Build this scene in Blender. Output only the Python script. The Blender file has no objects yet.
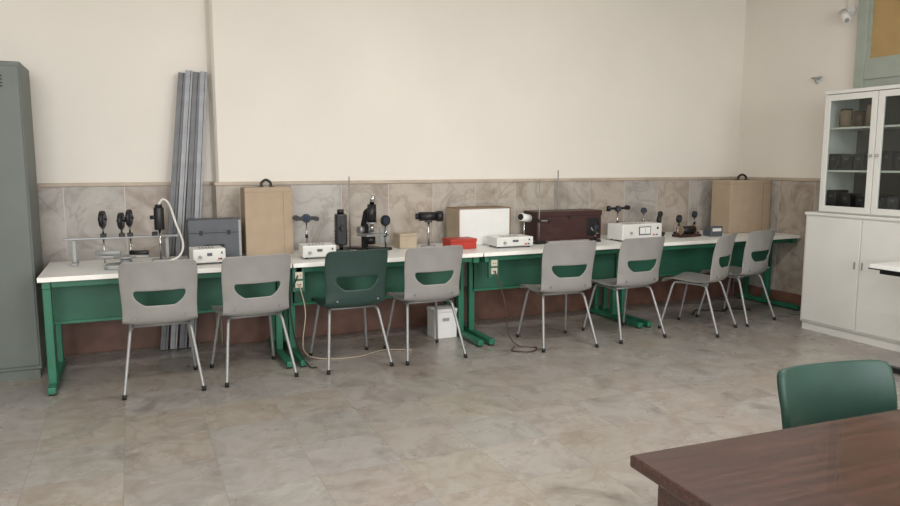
import bpy, bmesh, math, random
from mathutils import Vector, Matrix
random.seed(4)
C = bpy.context.scene.collection

# ------------------------------------------------------------------ materials
def lin(c):
    r = []
    for v in c[:3]:
        v = v/255.0
        r.append(v/12.92 if v <= 0.04045 else ((v+0.055)/1.055)**2.4)
    return (r[0], r[1], r[2], 1.0)

def mat(name, col, rough=0.5, metal=0.0, var=0.12, scale=8.0, bump=0.0, bscale=60.0, coat=0.0, stretch=(1,1,1)):
    m = bpy.data.materials.new(name); m.use_nodes = True
    nt = m.node_tree; b = nt.nodes['Principled BSDF']
    b.inputs['Roughness'].default_value = rough
    b.inputs['Metallic'].default_value = metal
    b.inputs['Coat Weight'].default_value = coat
    tc = nt.nodes.new('ShaderNodeTexCoord')
    mp = nt.nodes.new('ShaderNodeMapping'); mp.inputs['Scale'].default_value = stretch
    nt.links.new(tc.outputs['Object'], mp.inputs['Vector'])
    n = nt.nodes.new('ShaderNodeTexNoise'); n.inputs['Scale'].default_value = scale
    n.inputs['Detail'].default_value = 5
    nt.links.new(mp.outputs['Vector'], n.inputs['Vector'])
    r = nt.nodes.new('ShaderNodeValToRGB')
    c = lin(col)
    r.color_ramp.elements[0].position = 0.3; r.color_ramp.elements[1].position = 0.7
    r.color_ramp.elements[0].color = tuple(max(0, x*(1-var)) for x in c[:3])+(1,)
    r.color_ramp.elements[1].color = tuple(min(1, x*(1+var)) for x in c[:3])+(1,)
    nt.links.new(n.outputs['Fac'], r.inputs['Fac'])
    nt.links.new(r.outputs['Color'], b.inputs['Base Color'])
    if bump > 0:
        n2 = nt.nodes.new('ShaderNodeTexNoise'); n2.inputs['Scale'].default_value = bscale
        nt.links.new(tc.outputs['Object'], n2.inputs['Vector'])
        bp = nt.nodes.new('ShaderNodeBump'); bp.inputs['Strength'].default_value = bump
        bp.inputs['Distance'].default_value = 0.01
        nt.links.new(n2.outputs['Fac'], bp.inputs['Height'])
        nt.links.new(bp.outputs['Normal'], b.inputs['Normal'])
    return m

def tile_mat(name, cols, size, axes, off, grout, gw, rough, tilevar=0.2, nscale=3.0, dist=0.6, nrough=0.55, hues=0.02, vein=(120,100,84), veinamt=0.35):
    m = bpy.data.materials.new(name); m.use_nodes = True
    nt = m.node_tree; N = nt.nodes; L = nt.links; b = N['Principled BSDF']
    tc = N.new('ShaderNodeTexCoord'); sp = N.new('ShaderNodeSeparateXYZ')
    L.new(tc.outputs['Object'], sp.inputs[0])
    def mth(op, a, bb=None, c=None, clamp=False):
        n = N.new('ShaderNodeMath'); n.operation = op; n.use_clamp = clamp
        for i, v in enumerate((a, bb, c)):
            if v is None: continue
            if isinstance(v, (int, float)): n.inputs[i].default_value = v
            else: L.new(v, n.inputs[i])
        return n.outputs[0]
    us = []
    for k in range(2):
        us.append(mth('DIVIDE', mth('ADD', sp.outputs[axes[k]], off[k]), size[k]))
    fl = [mth('FLOOR', u) for u in us]
    cb = N.new('ShaderNodeCombineXYZ'); L.new(fl[0], cb.inputs[0]); L.new(fl[1], cb.inputs[1])
    wn = N.new('ShaderNodeTexWhiteNoise'); wn.noise_dimensions = '3D'; L.new(cb.outputs[0], wn.inputs['Vector'])
    g = []
    for k in range(2):
        f = mth('FRACT', us[k])
        d = mth('MINIMUM', f, mth('SUBTRACT', 1.0, f))
        g.append(mth('LESS_THAN', mth('MULTIPLY', d, size[k]), gw))
    gm = mth('MAXIMUM', g[0], g[1])
    vm = N.new('ShaderNodeVectorMath'); vm.operation = 'MULTIPLY_ADD'
    L.new(wn.outputs['Color'], vm.inputs[0]); vm.inputs[1].default_value = (20, 20, 20)
    L.new(tc.outputs['Object'], vm.inputs[2])
    n1 = N.new('ShaderNodeTexNoise'); n1.inputs['Scale'].default_value = nscale
    n1.inputs['Detail'].default_value = 8; n1.inputs['Roughness'].default_value = nrough
    n1.inputs['Distortion'].default_value = dist
    L.new(vm.outputs[0], n1.inputs['Vector'])
    r = N.new('ShaderNodeValToRGB'); cr = r.color_ramp
    while len(cr.elements) < len(cols): cr.elements.new(0.5)
    for i, c in enumerate(cols):
        cr.elements[i].position = 0.28 + 0.44*i/(len(cols)-1); cr.elements[i].color = lin(c)
    L.new(n1.outputs['Fac'], r.inputs['Fac'])
    n4 = N.new('ShaderNodeTexNoise'); n4.inputs['Scale'].default_value = nscale*0.9
    n4.inputs['Detail'].default_value = 4; n4.inputs['Distortion'].default_value = 1.2
    L.new(vm.outputs[0], n4.inputs['Vector'])
    vv = mth('MULTIPLY', mth('SUBTRACT', 1.0, mth('MULTIPLY', mth('ABSOLUTE', mth('SUBTRACT', n4.outputs['Fac'], 0.5)), 22.0), None, True), veinamt, None, True)
    mv = N.new('ShaderNodeMixRGB'); L.new(vv, mv.inputs[0]); L.new(r.outputs['Color'], mv.inputs[1]); mv.inputs[2].default_value = lin(vein)
    br = mth('ADD', mth('MULTIPLY', wn.outputs['Value'], tilevar), 1.0-tilevar/2)
    hm = N.new('ShaderNodeHueSaturation'); L.new(mv.outputs[0], hm.inputs['Color']); L.new(br, hm.inputs['Value'])
    s2 = N.new('ShaderNodeSeparateColor'); L.new(wn.outputs['Color'], s2.inputs[0])
    L.new(mth('ADD', mth('MULTIPLY', s2.outputs[1], hues*2), 0.5-hues), hm.inputs['Hue'])
    L.new(mth('ADD', mth('MULTIPLY', s2.outputs[2], 0.6), 0.65), hm.inputs['Saturation'])
    mx = N.new('ShaderNodeMixRGB'); L.new(gm, mx.inputs[0]); L.new(hm.outputs[0], mx.inputs[1]); mx.inputs[2].default_value = lin(grout)
    L.new(mx.outputs[0], b.inputs['Base Color'])
    n3 = N.new('ShaderNodeTexNoise'); n3.inputs['Scale'].default_value = 3; n3.inputs['Detail'].default_value = 6
    L.new(tc.outputs['Object'], n3.inputs['Vector'])
    rr = mth('ADD', mth('MULTIPLY', n3.outputs['Fac'], 0.3), rough-0.15)
    L.new(rr, b.inputs['Roughness'])
    return m

M = {}
M['wall'] = mat('plaster_offwhite', (227,221,211), 0.85, var=0.035, scale=0.9, bump=0.08, bscale=25)
M['ceil'] = mat('ceiling_paint', (224,221,216), 0.9, var=0.03)
M['floor'] = tile_mat('marble_floor', [(112,104,97),(141,134,127),(158,152,145),(146,137,127),(174,169,163)], (0.42,0.42), (0,1), (0.1,0.15), (126,119,112), 0.0013, 0.29, 0.11, 2.6, 0.7, 0.68, 0.010, (116,99,86), .26)
wc = [(140,130,120),(167,158,148),(180,172,162),(165,154,142)]
M['wains_x'] = tile_mat('marble_wainscot', wc, (0.42,3.0), (0,2), (0.05,1.5), (192,183,170), 0.003, 0.40, 0.13, 3.2, 0.8, .6, .008, (124,106,92), .36)
M['wains_y'] = tile_mat('marble_wainscot_side', wc, (0.42,3.0), (1,2), (0.05,1.5), (192,183,170), 0.003, 0.40, 0.13, 3.2, 0.8, .6, .008, (124,106,92), .36)
M['cap'] = mat('stone_cap', (178,163,145), 0.5, var=0.15, scale=5)
M['skirt'] = mat('red_brown_stone', (106,75,62), 0.5, var=0.35, scale=6)
M['green'] = mat('green_enamel', (38,104,78), 0.42, var=0.1)
M['greend'] = mat('green_panel', (40,96,75), 0.5, var=0.15, scale=3)
M['top'] = mat('white_laminate', (224,224,220), 0.35, var=0.03)
M['edge'] = mat('cream_edge', (236,234,226), 0.45, var=0.03)
M['chair'] = mat('grey_plastic', (139,137,133), 0.42, var=0.06)
M['chairg'] = mat('green_plastic', (38,60,55), 0.4, var=0.08)
M['vinyl'] = mat('green_vinyl', (26,60,50), 0.5, var=0.12, bump=0.1, bscale=200)
M['steel'] = mat('grey_steel_tube', (148,148,147), 0.38, 0.4, var=0.06)
M['alu'] = mat('aluminium', (142,143,146), 0.5, 0.3, var=0.15, scale=12)
M['alud'] = mat('aluminium_dull', (106,107,109), 0.55, 0.3, var=0.15, scale=12)
M['chrome'] = mat('chrome', (190,190,190), 0.2, 1.0, var=0.03)
M['rubber'] = mat('black_rubber', (22,22,22), 0.7)
M['black'] = mat('black_metal', (24,24,26), 0.4, 0.1)
M['lens'] = mat('lens_glass', (60,70,85), 0.08, 0.3)
M['locker'] = mat('locker_grey_green', (96,103,97), 0.5, var=0.06, scale=3)
M['cabw'] = mat('cabinet_white', (212,211,205), 0.45, var=0.03, scale=3)
M['cabin'] = mat('cabinet_inside', (98,96,90), 0.6)
M['dark'] = mat('dark_gap', (30,30,30), 0.8)
M['wood'] = mat('dark_wood', (62,38,32), 0.26, var=0.45, scale=5, stretch=(1,14,14), coat=0.3)
M['redwood'] = mat('mahogany_wood', (58,31,28), 0.4, var=0.3, scale=6, stretch=(1,10,10))
M['card'] = mat('brown_fibreboard', (168,149,126), 0.8, var=0.05, scale=10)
M['card2'] = mat('brown_edge', (132,110,88), 0.7)
M['grey'] = mat('instrument_grey', (150,152,150), 0.45)
M['slate'] = mat('slate_case', (80,84,89), 0.5)
M['white'] = mat('instrument_white', (222,222,218), 0.4, var=0.03)
M['beige'] = mat('beige_box', (176,161,138), 0.6)
M['jar'] = mat('brown_glass_jar', (84,62,44), 0.3)
M['red'] = mat('red_box', (170,50,36), 0.5)
M['redk'] = mat('red_knob', (190,30,24), 0.4)
M['frame'] = mat('frame_green_grey', (160,168,156), 0.5, var=0.06)
M['pane'] = mat('yellowed_pane', (178,148,98), 0.35, var=0.12, scale=3)
M['cab_w'] = mat('cable_white', (205,202,194), 0.5)
M['cab_r'] = mat('cable_brown', (66,40,32), 0.5)
M['cream'] = mat('socket_cream', (196,188,170), 0.5)
g = bpy.data.materials.new('clear_glass'); g.use_nodes = True
nt = g.node_tree; nt.nodes.remove(nt.nodes['Principled BSDF'])
tr = nt.nodes.new('ShaderNodeBsdfTransparent'); tr.inputs[0].default_value = (0.85,0.88,0.87,1)
gl = nt.nodes.new('ShaderNodeBsdfGlossy'); gl.inputs['Roughness'].default_value = 0.05
ms = nt.nodes.new('ShaderNodeMixShader'); ms.inputs[0].default_value = 0.03
nt.links.new(tr.outputs[0], ms.inputs[1]); nt.links.new(gl.outputs[0], ms.inputs[2])
nt.links.new(ms.outputs[0], nt.nodes['Material Output'].inputs[0]); M['glass'] = g
e = bpy.data.materials.new('tube_glow'); e.use_nodes = True  # emission for the tubes of the added ceiling fixtures
e.node_tree.nodes['Principled BSDF'].inputs['Emission Color'].default_value = (1,0.98,0.96,1)
e.node_tree.nodes['Principled BSDF'].inputs['Emission Strength'].default_value = 4
M['glow'] = e

# ------------------------------------------------------------------ builders
def empty(name, loc=(0,0,0), rz=0.0):
    o = bpy.data.objects.new(name, None); o.location = loc
    o.rotation_euler = (0,0,math.radians(rz)); o.empty_display_size = 0.1
    C.objects.link(o); return o

def addmesh(name, bm, m, parent=None, smooth=False, bevel=0.0, seg=2):
    me = bpy.data.meshes.new(name)
    bmesh.ops.recalc_face_normals(bm, faces=bm.faces)
    bm.to_mesh(me); bm.free()
    if m: me.materials.append(M[m])
    if smooth:
        for p in me.polygons: p.use_smooth = True
    o = bpy.data.objects.new(name, me); C.objects.link(o)
    if parent: o.parent = parent
    if bevel > 0:
        b = o.modifiers.new('bev','BEVEL'); b.width = bevel; b.segments = seg; b.limit_method = 'ANGLE'
    return o

def box(p, name, c, s, m, bev=0.0, rot=None):
    bm = bmesh.new(); bmesh.ops.create_cube(bm, size=1.0)
    bmesh.ops.scale(bm, vec=s, verts=bm.verts)
    if rot: bmesh.ops.rotate(bm, cent=(0,0,0), matrix=Matrix.Rotation(math.radians(rot[1]),3,rot[0]), verts=bm.verts)
    bmesh.ops.translate(bm, vec=c, verts=bm.verts)
    return addmesh(name, bm, m, p, bevel=bev)

def bx(p, name, lo, hi, m, bev=0.0):
    return box(p, name, [(a+b)/2 for a,b in zip(lo,hi)], [b-a for a,b in zip(lo,hi)], m, bev)

def cyl(p, name, p0, p1, r, m, r2=None, seg=24, bev=0.0):
    p0 = Vector(p0); p1 = Vector(p1); d = p1-p0
    bm = bmesh.new()
    bmesh.ops.create_cone(bm, cap_ends=True, segments=seg, radius1=r, radius2=r if r2 is None else r2, depth=d.length)
    q = Vector((0,0,1)).rotation_difference(d.normalized())
    bmesh.ops.rotate(bm, cent=(0,0,0), matrix=q.to_matrix(), verts=bm.verts)
    bmesh.ops.translate(bm, vec=(p0+p1)/2, verts=bm.verts)
    o = addmesh(name, bm, m, p, bevel=bev)
    for f in o.data.polygons: f.use_smooth = len(f.vertices) == 4
    return o

def prism(p, name, poly, z0, z1, m, bev=0.0, axis='z'):
    bm = bmesh.new()
    def mk(a,b,h):
        if axis=='z': return (a,b,h)
        if axis=='x': return (h,a,b)
        return (a,h,b)
    lo = [bm.verts.new(mk(a,b,z0)) for a,b in poly]; hi = [bm.verts.new(mk(a,b,z1)) for a,b in poly]
    bm.faces.new(lo[::-1]); bm.faces.new(hi)
    n = len(poly)
    for i in range(n): bm.faces.new((lo[i],lo[(i+1)%n],hi[(i+1)%n],hi[i]))
    return addmesh(name, bm, m, p, bevel=bev)

def tube(p, name, pts, r, m, smooth=True, seg=8):
    P = [Vector(a) for a in pts]; out = []
    if smooth and len(P) > 2:
        Q = [P[0]*2-P[1]]+P+[P[-1]*2-P[-2]]
        for i in range(1, len(Q)-2):
            for k in range(seg):
                t = k/seg; a,b,c,d = Q[i-1],Q[i],Q[i+1],Q[i+2]
                out.append(0.5*((2*b)+(-a+c)*t+(2*a-5*b+4*c-d)*t*t+(-a+3*b-3*c+d)*t**3))
        out.append(P[-1])
    else: out = P
    cu = bpy.data.curves.new(name,'CURVE'); cu.dimensions='3D'; cu.bevel_depth=r; cu.bevel_resolution=3; cu.use_fill_caps=True
    s = cu.splines.new('POLY'); s.points.add(len(out)-1)
    for i,v in enumerate(out): s.points[i].co = (v.x,v.y,v.z,1)
    cu.materials.append(M[m])
    o = bpy.data.objects.new(name, cu); C.objects.link(o)
    if p: o.parent = p
    return o

# ------------------------------------------------------------------ room
XR = 6.1; YB = 6.0; YL = 6.15; XL = -3.6; YF = -2.6; ZC = 3.3
bx(None,'floor',(XL-.2,YF-.2,-.1),(XR+.2,YL+.2,0),'floor')
bx(None,'ceiling',(XL-.2,YF-.2,ZC),(XR+.2,YL+.2,ZC+.1),'ceil')
prism(None,'wall_back',[(XL,YL),(.60,YL),(.612,YL-.03),(.622,YB+.03),(.64,YB),(XR,YB),(XR,YL+.2),(XL,YL+.2)],0,ZC,'wall')
bx(None,'wall_right',(XR,YF,0),(XR+.2,YL+.2,ZC),'wall')
bx(None,'wall_left',(XL-.2,YF,0),(XL,YL+.2,ZC),'wall')
WZ0, WZ1 = 0.95, 2.9
def wf(n,x0,x1,z0,z1): return bx(None,n,(x0,YF-.2,z0),(x1,YF,z1),'wall')
fr = empty('wall_front')
for n,(x0,x1,z0,z1) in {'sill':(XL,XR,0,WZ0),'head':(XL,XR,WZ1,ZC),'pier_1':(XL,-2.6,WZ0,WZ1),'pier_2':(0.0,1.4,WZ0,WZ1),'pier_3':(4.0,XR,WZ0,WZ1)}.items():
    o = wf(n,x0,x1,z0,z1); o.parent = fr
for i,(x0,x1) in enumerate([(-2.6,0.0),(1.4,4.0)]):
    w = empty('window_%d'%(i+1),(0,YF-.1,0))  # added window behind the camera, made up to go with the fill light
    for k,(a,b) in enumerate([((x0,WZ0),(x0+.06,WZ1)),((x1-.06,WZ0),(x1,WZ1)),(((x0+x1)/2-.03,WZ0),((x0+x1)/2+.03,WZ1)),((x0,WZ0),(x1,WZ0+.06)),((x0,WZ1-.06),(x1,WZ1))]):
        bx(w,'bar_%d'%k,(a[0],-.03,a[1]),(b[0],.03,b[1]),'frame')
    bx(w,'pane',(x0,-.004,WZ0),(x1,.004,WZ1),'glass')
WH = 1.285
prism(None,'trim_1',[(XL,YL-.02),(.593,YL-.02),(.612,YB-.02),(XR-.02,YB-.02),(XR-.02,YB+.0),(.645,YB),(.61,YL),(XL,YL)],.0,WH,'wains_x')
prism(None,'trim_2',[(XL,YL-.035),(.585,YL-.035),(.602,YB-.035),(XR-.035,YB-.035),(XR-.035,YB),(.645,YB),(.61,YL),(XL,YL)],WH,WH+.028,'cap',.004)
bx(None,'trim_3',(XR-.02,4.75,0),(XR,YB-.02,WH),'wains_y')
bx(None,'trim_4',(XR-.035,4.75,WH),(XR,YB-.035,WH+.028),'cap',.004)
bx(None,'baseboard_back',(.62,YB-.06,0),(XR-.05,YB-.02,.32),'skirt',.004)
bx(None,'baseboard_left_bay',(XL,YL-.05,0),(.58,YL-.02,.32),'skirt',.004)
bx(None,'baseboard_right',(XR-.05,4.75,0),(XR-.02,YB-.08,.15),'skirt',.003)

d = empty('door_1',(XR,0,0))
y0,y1 = 3.55,4.63
bx(d,'jamb_far',(-.06,y1-.09,0),(0,y1,3.2),'frame',.004)
bx(d,'jamb_near',(-.06,y0,0),(0,y0+.09,3.2),'frame',.004)
bx(d,'transom_bar',(-.05,y0+.09,2.2),(0,y1-.09,2.36),'frame',.004)
bx(d,'head',(-.05,y0+.09,3.1),(0,y1-.09,3.2),'frame',.004)
bx(d,'leaf',(-.035,y0+.09,0.005),(0,y1-.09,2.2),'frame')
bx(d,'transom_pane',(-.02,y0+.12,2.385),(-.005,y1-.12,3.07),'pane')
for n,a,b in [('bead_low',(-.035,y0+.09,2.36),(0,y1-.09,2.385)),('bead_top',(-.035,y0+.09,3.07),(0,y1-.09,3.1)),('bead_l',(-.035,y1-.12,2.385),(0,y1-.09,3.07)),('bead_r',(-.035,y0+.09,2.385),(0,y0+.12,3.07))]:
    bx(d,n,a,b,'frame')

for i,(lx,ly) in enumerate([(-1.2,2.4),(2.7,2.8),(-1.2,-.6),(2.6,-.6)]):
    l = empty('fluorescent_lamp',(lx,ly,ZC))  # added ceiling fixture, out of view, made up to carry an area light
    prism(l,'housing',[(-.16,0),(.16,0),(.1,-.05),(-.1,-.05)],-.62,.62,'white',axis='x')
    for k in (-.06,.06): cyl(l,'tube_%s'%('a' if k<0 else 'b'),(-.58,k,-.075),(.58,k,-.075),.014,'glow')
    for k in (-.6,.6): box(l,'cap_%s'%('a' if k<0 else 'b'),(k,0,-.07),(.03,.18,.05),'white')
    a = bpy.data.lights.new('tube_light','AREA'); a.shape='RECTANGLE'; a.size=1.15; a.size_y=.25; a.energy=[32,56,46,50][i]; a.color=(1,.985,.962)  # fill light under the added fixture, strength set per position
    ao = bpy.data.objects.new('tube_light',a); C.objects.link(ao); ao.parent=l; ao.location=(0,0,-.11)
for i,xc in enumerate([-1.3,2.7]):
    a = bpy.data.lights.new('window_daylight','AREA'); a.shape='RECTANGLE'; a.size=2.4; a.size_y=1.8; a.energy=[150,152][i]; a.color=(.965,.98,1)  # added soft fill from behind the camera, standing in for daylight
    ao = bpy.data.objects.new('window_daylight',a); C.objects.link(ao); ao.location=(xc,YF+.03,1.93); ao.rotation_euler=(math.radians(90),0,0)

# ------------------------------------------------------------------ lab tables
TF, TB, TH = 5.11, 5.90, 0.75
def lab_table(x0, x1, left_front=False, sockets=()):
    t = empty('lab_table',(x0,TF,0)); w = x1-x0; D = TB-TF
    bx(t,'top',(0,0,TH-.028),(w,D,TH),'top',.003)
    bx(t,'front_edging',(0,-.006,TH-.03),(w,0,TH+.001),'edge',.002)
    bx(t,'apron_front',(.03,.05,TH-.075),(w-.03,.075,TH-.028),'green',.003)
    bx(t,'apron_back',(.03,D-.07,TH-.075),(w-.03,D-.045,TH-.028),'green',.003)
    bx(t,'modesty_panel',(.05,.31,.40),(w-.05,.325,TH-.03),'greend',.002)
    bx(t,'modesty_lip',(.05,.295,.385),(w-.05,.33,.405),'green',.002)
    for k,(lx,front) in enumerate([(.045,left_front),(w-.045,False)]):
        yc = .06 if front else .34
        bx(t,'foot_%d'%k,(lx-.025,-.07,.012),(lx+.025,D-.08,.055),'green',.006)
        bx(t,'pad_front_%d'%k,(lx-.02,-.06,0),(lx+.02,-.02,.014),'rubber')
        bx(t,'pad_back_%d'%k,(lx-.02,D-.14,0),(lx+.02,D-.1,.014),'rubber')
        bx(t,'column_%d'%k,(lx-.025,yc-.03,.05),(lx+.025,yc+.03,TH-.06),'green',.006)
        bx(t,'column_rear_%d'%k,(lx-.02,D-.2,.05),(lx+.02,D-.15,TH-.06),'green',.006)
        bx(t,'arm_%d'%k,(lx-.025,.02,TH-.08),(lx+.025,D-.05,TH-.028),'green',.005)
    for k,sx in enumerate(sockets):
        bx(t,'socket_plate_%d'%k,(sx-.045,.02,.54),(sx+.045,.05,.72),'greend',.004)
        for j,zz in enumerate((.595,.66)):
            bx(t,'socket_%d_%d'%(k,j),(sx-.028,.008,zz-.025),(sx+.028,.022,zz+.025),'cream',.004)
            for q in (-.01,.01): cyl(t,'pin_%d_%d_%d'%(k,j,0 if q<0 else 1),(sx+q,.004,zz),(sx+q,.009,zz),.004,'black',seg=10)
    return t
lab_table(-.57,1.02,True)
lab_table(1.03,2.54,False,(.04,))
lab_table(2.55,4.12,False,(.10,))
lab_table(4.13,6.06)

# ------------------------------------------------------------------ chairs
def shell_mesh(hole=True):
    prof = [(.235,.415),(.228,.440),(.19,.452),(.12,.450),(.04,.443),(-.04,.436),(-.11,.434),(-.165,.437),(-.202,.448),(-.221,.475),(-.229,.51),(-.234,.545),(-.238,.575),(-.241,.598),(-.244,.622),(-.247,.646),(-.250,.668),(-.254,.700),(-.260,.745),(-.268,.79),(-.276,.83),(-.281,.852),(-.284,.862)]
    hw =   [.205,.215,.222,.226,.228,.229,.229,.228,.226,.224,.223,.223,.224,.225,.226,.227,.229,.230,.232,.232,.228,.220,.203]
    n = len(prof); K = 20; bm = bmesh.new(); V = []
    hl = {10:.60,11:.52,12:.40,13:.56,14:.64,15:.68,16:.66,17:.60}
    for i,(y,z) in enumerate(prof):
        row = []
        a = prof[max(0,i-1)]; b = prof[min(n-1,i+1)]
        ty,tz = b[0]-a[0], b[1]-a[1]; l = math.hypot(ty,tz); ny,nz = tz/l, -ty/l
        depth = .012 if i < 6 else (.012+.036*min(1,(i-5)/6.0) if i < 18 else .048-.022*(i-17)/5)
        for k in range(K+1):
            w = -1+2*k/K
            if hole and i in hl:
                s = 1 if w>=0 else -1; aw = abs(w); q = hl[i]
                aw = aw/.6*q if aw <= .6 else q+(aw-.6)/.4*(1-q)
                w = s*aw
            d = depth*abs(w)**2.6
            row.append(bm.verts.new((hw[i]*w, y+ny*d, z+nz*d - (.010*abs(w)**3 if i>=21 else 0))))
        V.append(row)
    for i in range(n-1):
        for k in range(K):
            w = -1+2*(k+.5)/K
            if hole and 12 <= i <= 15 and abs(w) < .6: continue
            bm.faces.new((V[i][k],V[i][k+1],V[i+1][k+1],V[i+1][k]))
    bm.normal_update()
    me = bpy.data.meshes.new('chair_shell'); bm.to_mesh(me); bm.free()
    for p in me.polygons: p.use_smooth = True
    return me
SH = shell_mesh()
def chair(x, y, rz, m='chair'):
    c = empty('chair',(x,y,0),rz)
    me = SH.copy(); me.materials.append(M[m])
    o = bpy.data.objects.new('seat_shell',me); C.objects.link(o); o.parent = c
    s = o.modifiers.new('s','SOLIDIFY'); s.thickness=.007; s.offset=0
    u = o.modifiers.new('u','SUBSURF'); u.levels=1; u.render_levels=2
    for sx in (-1,1):
        n = 'l' if sx<0 else 'r'
        tube(c,'leg_frame_'+n,[(sx*.235,-.275,.02),(sx*.185,-.15,.385),(sx*.178,-.135,.413),(sx*.165,-.10,.420),(sx*.165,.10,.428),(sx*.172,.14,.422),(sx*.18,.155,.39),(sx*.225,.24,.02)],.0105,'steel',False)
        cyl(c,'rear_tip_'+n,(sx*.2365,-.2785,0),(sx*.2335,-.272,.03),.0135,'rubber',seg=12)
        cyl(c,'front_tip_'+n,(sx*.2265,.243,0),(sx*.2235,.237,.03),.0135,'rubber',seg=12)
        cyl(c,'screw_'+n,(sx*.15,-.240,.50),(sx*.15,-.222,.50),.006,'steel',seg=10)
    for n,yy in (('front',.10),('rear',-.10)):
        cyl(c,'cross_bar_'+n,(-.165,yy,.422),(.165,yy,.422),.010,'steel',seg=12)
    return c
chair(.13,5.06,0)
chair(.715,5.09,6)
chair(1.42,5.09,2,'chairg')
chair(2.01,5.08,1)
chair(3.13,4.96,-5)
chair(3.81,4.97,3)
chair(4.55,4.88,27)
chair(5.16,5.04,14)

# ------------------------------------------------------------------ locker
l = empty('metal_locker',(-.625,5.52,0))
bx(l,'body',(-.8,.012,.06),(0,.5,2.12),'locker',.006)
bx(l,'plinth',(-.79,.01,0),(-.01,.49,.06),'locker')
for i in range(2):
    x0 = -.395 if i==0 else -.79
    bx(l,'door_%d'%i,(x0,0,.09),(x0+.385,.014,2.09),'locker',.004)
    for k in range(4):
        bx(l,'vent_%d_%d'%(i,k),(x0+.09,-.006,2.02-k*.022),(x0+.29,.002,2.028-k*.022),'dark')
    bx(l,'handle_%d'%i,(x0+(.03 if i==0 else .33),-.02,1.05),(x0+(.05 if i==0 else .35),0,1.17),'chrome',.004)

# ------------------------------------------------------------------ leaning rails (flat aluminium channels)
for i,(xb,xt,L,mm) in enumerate([(.17,.405,2.15,'alud'),(.24,.459,2.17,'alu'),(.31,.513,2.16,'alud'),(.38,.565,2.165,'alu')]):
    yb, yt = 5.97, 6.07
    d = Vector((xt-xb, yt-yb, L)); ln = d.length
    r = empty('aluminium_rail',(xb,yb,0.006))
    q = Vector((0,0,1)).rotation_difference(d.normalized())
    r.rotation_mode='QUATERNION'; r.rotation_quaternion=q
    w=.027 if i%2==0 else .025; h=.016
    prism(r,'front_flange',[(-w,-h),(w,-h),(w,-h+.004),(-w,-h+.004)],0,ln,mm)
    prism(r,'web_a',[(-w,-h+.004),(-w+.004,-h+.004),(-w+.004,h),(-w,h)],0,ln,'alud')
    prism(r,'web_b',[(w-.004,-h+.004),(w,-h+.004),(w,h),(w-.004,h)],0,ln,'alud')
    prism(r,'back_lip',[(-w,h),(w,h),(w,h+.003),(-w,h+.003)],.0,ln,'steel')
    prism(r,'groove',[(.008,-h-.001),(.012,-h-.001),(.012,-h),(.008,-h)],0,ln,'dark')

# ------------------------------------------------------------------ cabinets at right
k = empty('white_storage_cabinet',(5.38,3.42,0))
bx(k,'body',(.012,0,.07),(.60,1.08,1.03),'cabw',.005)
bx(k,'plinth',(.03,.01,0),(.59,1.07,.07),'cabw')
bx(k,'top_lip',(-.004,-.004,1.015),(.60,1.084,1.04),'cabw',.004)
for i in range(2):
    bx(k,'door_%d'%i,(0,.02+i*.525,.09),(.014,.535+i*.525,1.0),'cabw',.004)
    bx(k,'handle_%d'%i,(-.012,(.502 if i==0 else .57),.60),(.0,(.512 if i==0 else .58),.66),'chrome',.003)
gcab = empty('glass_door_cabinet',(5.41,3.44,1.042))
W=.96; H=1.02; Dp=.42
bx(gcab,'side_near',(.02,0,0),(Dp,.015,H),'cabw'); bx(gcab,'side_far',(.02,W-.015,0),(Dp,W,H),'cabw')
bx(gcab,'back',(Dp-.015,.015,0),(Dp,W-.015,H),'cabin'); bx(gcab,'base',(.02,.015,0),(Dp-.015,W-.015,.03),'cabw')
bx(gcab,'roof',(.0,0,H-.03),(Dp,W,H),'cabw',.004)
for i,z in enumerate((.345,.70)): bx(gcab,'shelf_%d'%i,(.03,.015,z),(Dp-.015,W-.015,z+.015),'cabw')
for i in range(2):
    a = .005+i*.478; b = a+.472; s=.05
    for n,lo,hi in [('stile_a',(0,a,.01),(.02,a+s,H-.035)),('stile_b',(0,b-s,.01),(.02,b,H-.035)),('rail_low',(0,a+s,.01),(.02,b-s,.01+s)),('rail_top',(0,a+s,H-.035-s),(.02,b-s,H-.035))]:
        bx(gcab,'door_%d_%s'%(i,n),lo,hi,'cabw',.003)
    bx(gcab,'door_%d_glass'%i,(.008,a+s,.06),(.012,b-s,H-.085),'glass')
    cyl(gcab,'door_%d_knob'%i,(-.022,(b-.025 if i==0 else a+.025),.48),(0,(b-.025 if i==0 else a+.025),.48),.012,'chrome')
for s,(z,hh,nn) in enumerate([(.03,.15,7),(.36,.16,8)]):
    for j in range(nn):
        yy = .07+j*(.82/max(1,nn-1))
        h1 = hh*random.uniform(.8,1.1)
        bx(gcab,'meter_%d_%d'%(s,j),(.06,yy-.045,z+.002),(.22,yy+.045,z+h1),'black',.008)
        bx(gcab,'meter_face_%d_%d'%(s,j),(.058,yy-.015,z+h1*.64),(.061,yy+.015,z+h1*.76),'slate')
        cyl(gcab,'meter_knob_%d_%d'%(s,j),(.05,yy,z+h1*.3),(.06,yy,z+h1*.3),.012,'dark',seg=12)
for j,(yy,r,hh,mm) in enumerate([(.12,.05,.13,'jar'),(.27,.04,.10,'jar'),(.60,.05,.17,'card2'),(.72,.04,.12,'jar'),(.84,.05,.14,'card2')]):
    cyl(gcab,'jar_%d'%j,(.12,yy,.716),(.12,yy,.716+hh),r,mm); cyl(gcab,'jar_lid_%d'%j,(.12,yy,.716+hh),(.12,yy,.73+hh),r*.9,'dark')

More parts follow.
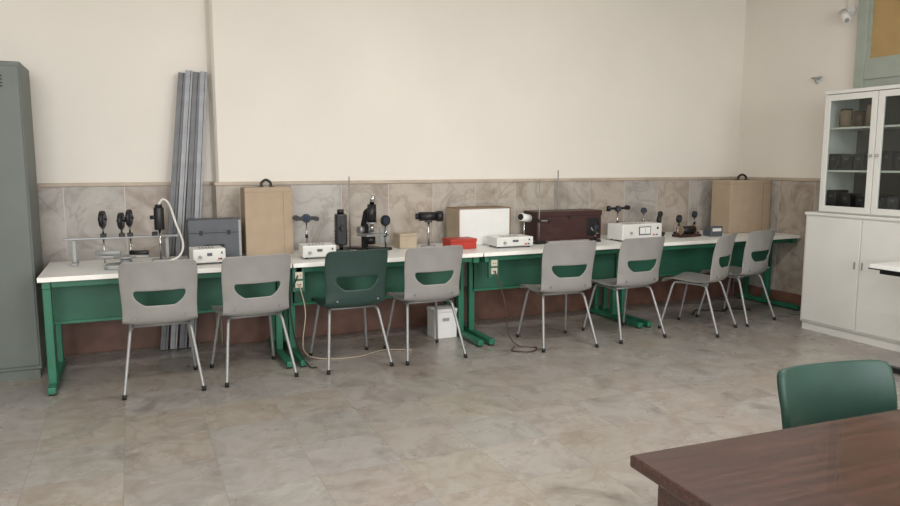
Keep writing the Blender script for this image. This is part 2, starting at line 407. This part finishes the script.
# side work table near cabinets
s = empty('work_table',(4.74,2.71,0))
bx(s,'top',(0,0,.728),(1.30,.70,.757),'top',.003)
bx(s,'edge',(-.004,-.004,.722),(1.304,.704,.730),'black')
for i,x in enumerate((.06,1.24)):
    bx(s,'foot_%d'%i,(x-.025,.0,.015),(x+.025,.70,.055),'black',.006)
    bx(s,'column_%d'%i,(x-.02,.30,.05),(x+.02,.38,.70),'black',.004)
    bx(s,'arm_%d'%i,(x-.02,.05,.69),(x+.02,.65,.722),'black',.003)
    for j,y in enumerate((.03,.66)): cyl(s,'glide_%d_%d'%(i,j),(x,y,0),(x,y,.016),.018,'rubber')
bx(s,'stretcher',(.08,.32,.35),(1.22,.34,.42),'black')

# ------------------------------------------------------------------ wooden desk + padded chair
dk = empty('wooden_desk',(1.097,1.385,0),-2.8)
bx(dk,'top',(0,-.75,.718),(1.55,0,.75),'wood',.006)
bx(dk,'side_panel_left',(.05,-.70,0),(.08,-.05,.718),'wood',.003)
bx(dk,'side_panel_right',(1.47,-.70,0),(1.50,-.05,.718),'wood',.003)
bx(dk,'modesty_panel',(.08,-.62,.2),(1.47,-.60,.718),'wood',.002)
bx(dk,'top_rail',(.08,-.07,.66),(1.47,-.05,.718),'wood',.002)
pc = empty('padded_chair',(2.185,1.45,0),172); pc.scale=(1.05,1,.89)
me = shell_mesh(False)
me.materials.append(M['vinyl'])
o = bpy.data.objects.new('padded_shell',me); C.objects.link(o); o.parent=pc
sm = o.modifiers.new('s','SOLIDIFY'); sm.thickness=.03; sm.offset=0
um = o.modifiers.new('u','SUBSURF'); um.levels=1; um.render_levels=2
for sx in (-1,1):
    n='l' if sx<0 else 'r'
    tube(pc,'leg_frame_'+n,[(sx*.235,-.27,.0),(sx*.178,-.15,.39),(sx*.165,-.10,.415),(sx*.165,.10,.42),(sx*.18,.155,.38),(sx*.225,.24,.0)],.0115,'steel',False)

# ------------------------------------------------------------------ bench-top instruments
T = TH+.001
def psu(name,x,y,w,d,h,rz=0,meter=False):
    p = empty(name,(x,y,T),rz)
    bx(p,'case',(-w/2,-d/2,.012),(w/2,d/2,h),'white',.006)
    bx(p,'front_panel',(-w/2+.008,-d/2-.004,.02),(w/2-.008,-d/2,h-.008),'cabw',.002)
    for i,sx in enumerate((-1,1)):
        for j,sy in enumerate((-1,1)):
            cyl(p,'foot_%d%d'%(i,j),(sx*(w/2-.03),sy*(d/2-.03),0),(sx*(w/2-.03),sy*(d/2-.03),.013),.01,'rubber',seg=12)
    if meter:
        bx(p,'meter_window',(-w*.1,-d/2-.008,h*.35),(w*.2,-d/2-.003,h*.85),'slate',.002)
        bx(p,'meter_scale',(-w*.08,-d/2-.0095,h*.42),(w*.18,-d/2-.0075,h*.8),'white')
        bx(p,'needle',(w*.05,-d/2-.011,h*.45),(w*.055,-d/2-.009,h*.75),'black')
    else:
        bx(p,'display',(-w*.08,-d/2-.007,h*.55),(w*.08,-d/2-.003,h*.75),'slate',.001)
    cyl(p,'knob',(-w*.3,-d/2-.022,h*.5),(-w*.3,-d/2-.003,h*.5),.012,'grey')
    for i,mm in enumerate(('redk','black','cabw')):
        cyl(p,'terminal_%d'%i,(w*(.28+.07*i),-d/2-.016,h*.35),(w*(.28+.07*i),-d/2-.003,h*.35),.006,mm,seg=12)
    bx(p,'switch',(w*.36,-d/2-.008,h*.66),(w*.40,-d/2-.003,h*.80),'black',.001)
    for i in range(5): bx(p,'vent_%d'%i,(-w*.25+i*w*.1,-d*.2,h),(-w*.22+i*w*.1,d*.2,h+.001),'dark')
    return p

def lens_stand(x,y,h,r=.045,rz=0,name='lens_holder',white=False):
    p = empty(name,(x,y,T),rz)
    cyl(p,'base',(0,0,0),(0,0,.018),.055,'black',r2=.05)
    cyl(p,'rod',(0,0,.018),(0,0,h-r),.006,'chrome')
    cyl(p,'collar',(0,0,h*.45),(0,0,h*.45+.03),.012,'black')
    cyl(p,'ring',(0,-.012,h),(0,.012,h),r,'white' if white else 'black')
    cyl(p,'lens',(0,-.016,h),(0,-.010,h),r*.72,'lens')
    cyl(p,'set_screw',(.0,0,h*.45+.015),(.035,0,h*.45+.015),.004,'chrome',seg=10)
    return p

def case_with_handle(x0,x1,y0,y1,h):
    p = empty('wooden_instrument_case',(x0,y0,T)); w=x1-x0; dd=y1-y0
    bx(p,'body',(0,0,0),(w,dd,h),'card',.006)
    bx(p,'lid_line',(-.001,-.001,h*.93),(w+.001,dd+.001,h*.934),'card2')
    bx(p,'door_line',(w*.80,-.002,0.01),(w*.805,0,h*.93),'card2')
    tube(p,'handle',[(w*.40,dd/2,h),(w*.41,dd/2,h+.035),(w*.5,dd/2,h+.055),(w*.59,dd/2,h+.035),(w*.60,dd/2,h)],.011,'black')
    for n,q in (('a',.39),('b',.61)): bx(p,'handle_plate_'+n,(w*q-.02,dd/2-.012,h),(w*q+.02,dd/2+.012,h+.006),'black')
    return p

# optical bench with lens carriers on the left
ob = empty('optical_bench',(-.06,5.68,T))
for n,x in (('a',-.33),('b',.28)):
    bx(ob,'support_'+n,(x-.012,-.015,.01),(x+.012,.015,.17),'grey',.003)
    bx(ob,'support_foot_'+n,(x-.02,-.09,0),(x+.02,.09,.018),'grey',.004)
bx(ob,'rail',(-.40,-.014,.172),(.36,.014,.188),'alu',.003)
bx(ob,'scale',(-.39,-.016,.175),(.35,-.014,.185),'steel')
for i,(x,h) in enumerate([(-.14,.315),(-.02,.30),(.035,.32),(.2,.25)]):
    bx(ob,'carrier_%d'%i,(x-.02,-.028,.186),(x+.02,.028,.212),'black',.004)
    cyl(ob,'post_%d'%i,(x,0,.21),(x,0,h-.03),.006,'chrome')
    if i in (0,2): cyl(ob,'post_lower_%d'%i,(x,0,.0),(x,0,.172),.006,'chrome')
    if i<3:
        a = math.radians(14); dx,dy = math.cos(a)*.012, -math.sin(a)*.012
        cyl(ob,'lens_ring_%d'%i,(x-dx,-dy,h),(x+dx,dy,h),.060,'black'); cyl(ob,'lens_glass_%d'%i,(x+dx*.9,dy*.9,h),(x+dx*1.3,dy*1.3,h),.034,'lens')
        box(ob,'ring_stem_%d'%i,(x,0,h-.055),(.022,.022,.03),'black')
        cyl(ob,'ring_screw_%d'%i,(x-.03,0,h),(x+.03,0,h),.008,'black',seg=12)
    else: box(ob,'slit_plate',(x,0,h),(.008,.06,.07),'grey')
sb = empty('spectrometer_table',(-.06,5.36,T),-8)
prism(sb,'base',[(-.13,-.06),(-.10,-.09),(.10,-.09),(.13,-.06),(.13,.06),(.1,.09),(-.1,.09),(-.13,.06)],0,.03,'grey',.008)
cyl(sb,'pillar',(0,0,.03),(0,0,.07),.04,'grey',r2=.03); cyl(sb,'turntable',(0,0,.07),(0,0,.082),.075,'steel')
cyl(sb,'collimator',(-.19,.02,.105),(-.03,.005,.105),.017,'grey'); cyl(sb,'eyepiece_tube',(.03,-.005,.105),(.15,-.03,.105),.015,'black')
box(sb,'arm_a',(-.09,.01,.08),(.12,.02,.014),'grey'); box(sb,'arm_b',(.09,-.015,.08),(.12,.02,.014),'grey')

# spectral lamp with hose
sp_ = empty('spectral_lamp',(.17,5.52,T))
bx(sp_,'base',(-.06,-.06,0),(.06,.06,.03),'grey',.006)
cyl(sp_,'post',(0,0,.03),(0,0,.25),.008,'chrome')
cyl(sp_,'housing',(0,0,.24),(0,0,.40),.034,'black',bev=.004); cyl(sp_,'cap',(0,0,.40),(0,0,.42),.025,'black')
cyl(sp_,'nozzle',(-.06,-.01,.33),(0,0,.33),.014,'black')
tube(sp_,'hose',[(.0,0,.42),(.03,0,.455),(.07,0,.42),(.11,-.02,.28),(.15,-.04,.14),(.12,-.05,.05),(.03,-.08,.016),(.0,-.14,.008)],.008,'cab_w')
# slate case
sc = empty('equipment_case',(.365,5.64,T))
prism(sc,'body',[(0,0),(.2,0),(.17,.28),(.06,.30),(0,.29)],0,.38,'slate',.008,axis='x')
bx(sc,'seam',(-.001,-.002,.19),(.381,.002,.194),'dark')
for n,x in (('a',.08),('b',.28)): bx(sc,'latch_'+n,(x,-.006,.175),(x+.025,0,.21),'black',.002)
bx(sc,'end_strip',(.365,-.003,.01),(.383,.001,.285),'grey',.001)
tube(sc,'handle',[(.13,.0,.10),(.14,-.03,.10),(.24,-.03,.10),(.25,0,.10)],.007,'black')
psu('power_supply',.475,5.40,.22,.20,.11,4)
case_with_handle(.785,1.15,5.66,5.88,.525)
# second bay
p = lens_stand(1.245,5.62,.28,.035); box(p,'clamp_block',(.0,0,.28),(.16,.03,.03),'black',.004); cyl(p,'clamp_end_a',(-.08,-.02,.285),(-.08,.02,.285),.022,'black'); cyl(p,'clamp_end_b',(.08,-.02,.275),(.08,.02,.275),.018,'black')
psu('power_supply',1.27,5.38,.25,.2,.10,-3)
bl = empty('arc_lamp_housing',(1.515,5.60,T))
bx(bl,'base',(-.06,-.05,0),(.06,.05,.025),'black',.005); cyl(bl,'stem',(0,0,.025),(0,0,.07),.015,'black')
bx(bl,'housing',(-.042,-.045,.06),(.042,.045,.31),'black',.012); cyl(bl,'chimney',(0,0,.31),(0,0,.345),.026,'black')
cyl(bl,'objective',(0,-.045,.2),(0,-.08,.2),.022,'black')
for i in range(4): bx(bl,'fin_%d'%i,(-.047,-.04,.09+i*.025),(.047,.04,.094+i*.025),'dark')
def retort(x,y,h,arm=None):
    p = empty('retort_stand',(x,y,T)); bx(p,'base',(-.07,-.05,0),(.07,.05,.015),'black',.004)
    cyl(p,'rod',(0,.02,.015),(0,.02,h),.005,'steel')
    if arm:
        box(p,'boss',(0,.02,arm),(.025,.03,.03),'black',.003); cyl(p,'arm',(0,.02,arm),(.09,-.0,arm),.005,'steel'); cyl(p,'jaw',(.09,0,arm-.015),(.09,0,arm+.015),.012,'black')
    return p
retort(1.65,5.79,.60)
ms_ = empty('microscope',(1.74,5.54,T),20); ms_.scale=(1.25,1.1,1.1)
prism(ms_,'base',[(-.07,-.10),(.07,-.10),(.075,.0),(.06,.08),(-.06,.08),(-.075,0)],0,.035,'black',.01)
prism(ms_,'arm',[(.05,.03),(.08,.03),(.085,.2),(.05,.30),(-.02,.34),(-.03,.31),(.02,.27),(.045,.19)],-.02,.02,'black',.006,axis='x')
bx(ms_,'stage',(-.075,-.08,.12),(.075,.05,.134),'steel',.003); cyl(ms_,'condenser',(0,-.01,.06),(0,-.01,.12),.03,'black')
cyl(ms_,'body_tube',(0,-.025,.22),(0,-.025,.35),.03,'black'); cyl(ms_,'eyepiece',(0,-.025,.35),(0,-.045,.42),.016,'chrome')
cyl(ms_,'turret',(0,-.025,.205),(0,-.025,.22),.036,'steel'); cyl(ms_,'objective',(0,-.025,.15),(0,-.025,.205),.012,'chrome')
for sx in (-1,1): cyl(ms_,'focus_knob_%s'%('l' if sx<0 else 'r'),(sx*.018,.065,.16),(sx*.05,.065,.16),.027,'steel')
p = lens_stand(1.905,5.64,.24,.045,25); bx(p,'screen_plate',(-.05,.014,.05),(.05,.02,.19),'grey')
bb = empty('small_carton',(2.10,5.70,T),6)
bx(bb,'body',(-.08,-.06,0),(.08,.06,.12),'beige',.003); bx(bb,'flap',(-.081,-.061,.1),(.081,.061,.103),'card2'); bx(bb,'lid',(-.082,-.062,.12),(.082,.062,.126),'beige',.002)
tl = empty('telescope_on_stand',(2.28,5.62,T),-12)
cyl(tl,'base',(0,0,0),(0,0,.02),.07,'grey',r2=.06); cyl(tl,'rod',(0,0,.02),(0,0,.23),.009,'chrome'); bx(tl,'cradle',(-.03,-.02,.215),(.03,.02,.24),'black',.003)
cyl(tl,'tube',(-.08,0,.265),(.08,0,.265),.038,'black'); cyl(tl,'hood',(.07,0,.265),(.12,0,.265),.046,'black'); cyl(tl,'eyepiece',(-.11,0,.265),(-.08,0,.265),.025,'black')
wb = empty('white_display_box',(2.56,5.62,T))
bx(wb,'body',(.01,.006,.0),(.50,.26,.315),'white',.003)
bx(wb,'side_board',(-.002,.004,.0),(.011,.262,.315),'beige',.001)
for n,lo,hi in [('frame_l',(-.003,0,0),(.010,.006,.322)),('frame_top',(0,0,.314),(.51,.264,.322)),('frame_r',(.498,0,0),(.51,.264,.322))]:
    bx(wb,n,lo,hi,'card2',.002)
rb = empty('red_component_box',(2.50,5.47,T),3)
bx(rb,'tray',(-.12,-.08,0),(.12,.08,.07),'red',.004); bx(rb,'lid',(-.124,-.084,.06),(.124,.084,.085),'red',.004)
psu('power_supply',2.95,5.42,.34,.22,.09,-2)
pl = empty('photocell_stand',(3.17,5.56,T))
cyl(pl,'base',(0,0,0),(0,0,.018),.055,'black'); cyl(pl,'rod',(0,0,.018),(0,0,.22),.007,'chrome')
cyl(pl,'head',(-.05,-.03,.24),(.06,.02,.22),.034,'white'); cyl(pl,'head_front',(-.056,-.033,.241),(-.05,-.03,.24),.028,'black')
retort(3.30,5.50,.56,.2)
mb = empty('mahogany_box',(3.35,5.64,T))
bx(mb,'body',(0,0,0),(.70,.23,.235),'redwood',.004); bx(mb,'lid',(-.006,-.006,.22),(.706,.236,.27),'redwood',.005)
bx(mb,'hasp',(.33,-.012,.20),(.36,-.004,.235),'black',.002); bx(mb,'panel_inset',(.54,-.004,.03),(.67,0,.20),'black',.002)
cyl(mb,'knob',(.60,-.022,.1),(.60,-.004,.1),.02,'grey')
lens_stand(3.86,5.46,.13,.03)
r2 = empty('measuring_rod',(3.72,5.885,T)); bx(r2,'foot',(-.02,-.01,0),(.02,.01,.02),'black'); cyl(r2,'rod',(0,0,.02),(0,0,.64),.005,'steel')
p = lens_stand(4.30,5.72,.27,.03); box(p,'clamp_block',(0,0,.275),(.24,.03,.022),'black',.004); cyl(p,'clamp_end_a',(-.11,0,.25),(-.11,0,.30),.02,'black'); cyl(p,'clamp_end_b',(.11,-.02,.28),(.11,.02,.28),.022,'black')
psu('voltmeter_unit',4.27,5.42,.46,.22,.155,2,True)
for (x,y,h,r) in [(4.72,5.62,.16,.035),(4.85,5.76,.20,.03),(5.04,5.70,.15,.04),(5.24,5.70,.19,.035),(4.66,5.78,.24,.03)]:
    lens_stand(x,y,h,r,random.uniform(-30,30))
ib = empty('induction_coil',(4.92,5.45,T),6)
bx(ib,'base',(-.14,-.06,0),(.14,.06,.025),'redwood',.004); cyl(ib,'coil',(-.09,0,.065),(.09,0,.065),.038,'black')
for sx in (-1,1): cyl(ib,'flange_%s'%('l' if sx<0 else 'r'),(sx*.09,0,.065),(sx*.1,0,.065),.048,'card2')
for sx in (-1,1): cyl(ib,'post_%s'%('l' if sx<0 else 'r'),(sx*.12,0,.02),(sx*.12,0,.10),.006,'chrome')
gb = empty('galvanometer',(5.20,5.40,T),-5)
prism(gb,'case',[(-.06,0),(.06,0),(.06,.05),(-.02,.10),(-.06,.10)],-.07,.07,'slate',.006,axis='x')
bx(gb,'dial',(-.05,-.064,.05),(.05,-.06,.08),'white')
case_with_handle(5.50,6.05,5.49,5.75,.535)

# ------------------------------------------------------------------ under tables
wbx = empty('white_storage_box',(2.355,5.51,0),0)
bx(wbx,'lower',(-.10,-.085,0),(.10,.085,.22),'white',.005); bx(wbx,'lid',(-.105,-.09,.22),(.105,.09,.25),'cabw',.005); bx(wbx,'handle',(-.03,-.095,.15),(.03,-.085,.175),'grey',.003)
pw = empty('power_cable',(0,0,0))
tube(pw,'cable_a',[(1.07,5.11,.60),(1.10,5.07,.40),(1.09,5.12,.12),(1.22,5.2,.012),(1.5,5.14,.008),(1.75,5.25,.008),(1.95,5.16,.008)],.004,'beige')
tube(pw,'cable_b',[(2.65,5.11,.60),(2.70,5.03,.35),(2.72,5.0,.1),(2.78,4.93,.008),(2.88,4.83,.008),(2.78,4.74,.008),(2.66,4.82,.008),(2.74,4.93,.009)],.005,'cab_r')
tube(pw,'cable_c',[(1.06,5.11,.66),(.99,5.05,.5),(1.02,5.05,.2),(1.1,5.02,.02),(1.15,4.98,.008)],.005,'rubber')
tube(pw,'cable_d',[(4.9,5.3,.008),(5.1,5.45,.008),(5.3,5.3,.008),(5.45,5.4,.008),(5.6,5.25,.008)],.007,'rubber')

# wall items
sc_ = empty('security_camera',(XR,4.74,2.84))
cyl(sc_,'mount',(-.012,0,0),(0,0,0),.045,'white'); tube(sc_,'bracket',[(-.01,0,0),(-.06,0,-.01),(-.08,0,-.03)],.014,'white')
cyl(sc_,'body',(-.07,.03,-.01),(-.12,-.05,-.10),.034,'white'); cyl(sc_,'lens_front',(-.12,-.05,-.10),(-.123,-.054,-.105),.02,'grey')
tube(sc_,'lead',[(0,.03,.0),(-.01,.05,.1),(-.008,.04,.4)],.006,'cab_w')
hk = empty('wall_hook',(XR,5.03,2.26))
cyl(hk,'plate',(-.01,0,0),(0,0,0),.026,'cabw'); tube(hk,'arm',[(-.01,0,0),(-.05,0,.0),(-.07,-.01,-.03),(-.06,-.03,-.05)],.009,'grey'); cyl(hk,'tap_bar',(-.045,-.05,.01),(-.045,.05,.01),.008,'grey')

# ------------------------------------------------------------------ world, camera
w = bpy.data.worlds.new('World'); bpy.context.scene.world = w; w.use_nodes = True
w.node_tree.nodes['Background'].inputs[0].default_value = (.75,.85,1,1); w.node_tree.nodes['Background'].inputs[1].default_value = .6
cd = bpy.data.cameras.new('Camera'); cd.sensor_width = 36; cd.lens = 36*720/900; cd.clip_start=.05
co = bpy.data.objects.new('Camera',cd); C.objects.link(co)
co.location = (0,0,1.47); co.rotation_euler = (math.radians(90-7.2),0,math.radians(-23.8))
bpy.context.scene.camera = co
try:
    bpy.context.scene.view_settings.view_transform='Standard'
except Exception as ex: print(ex)
print('DONE')
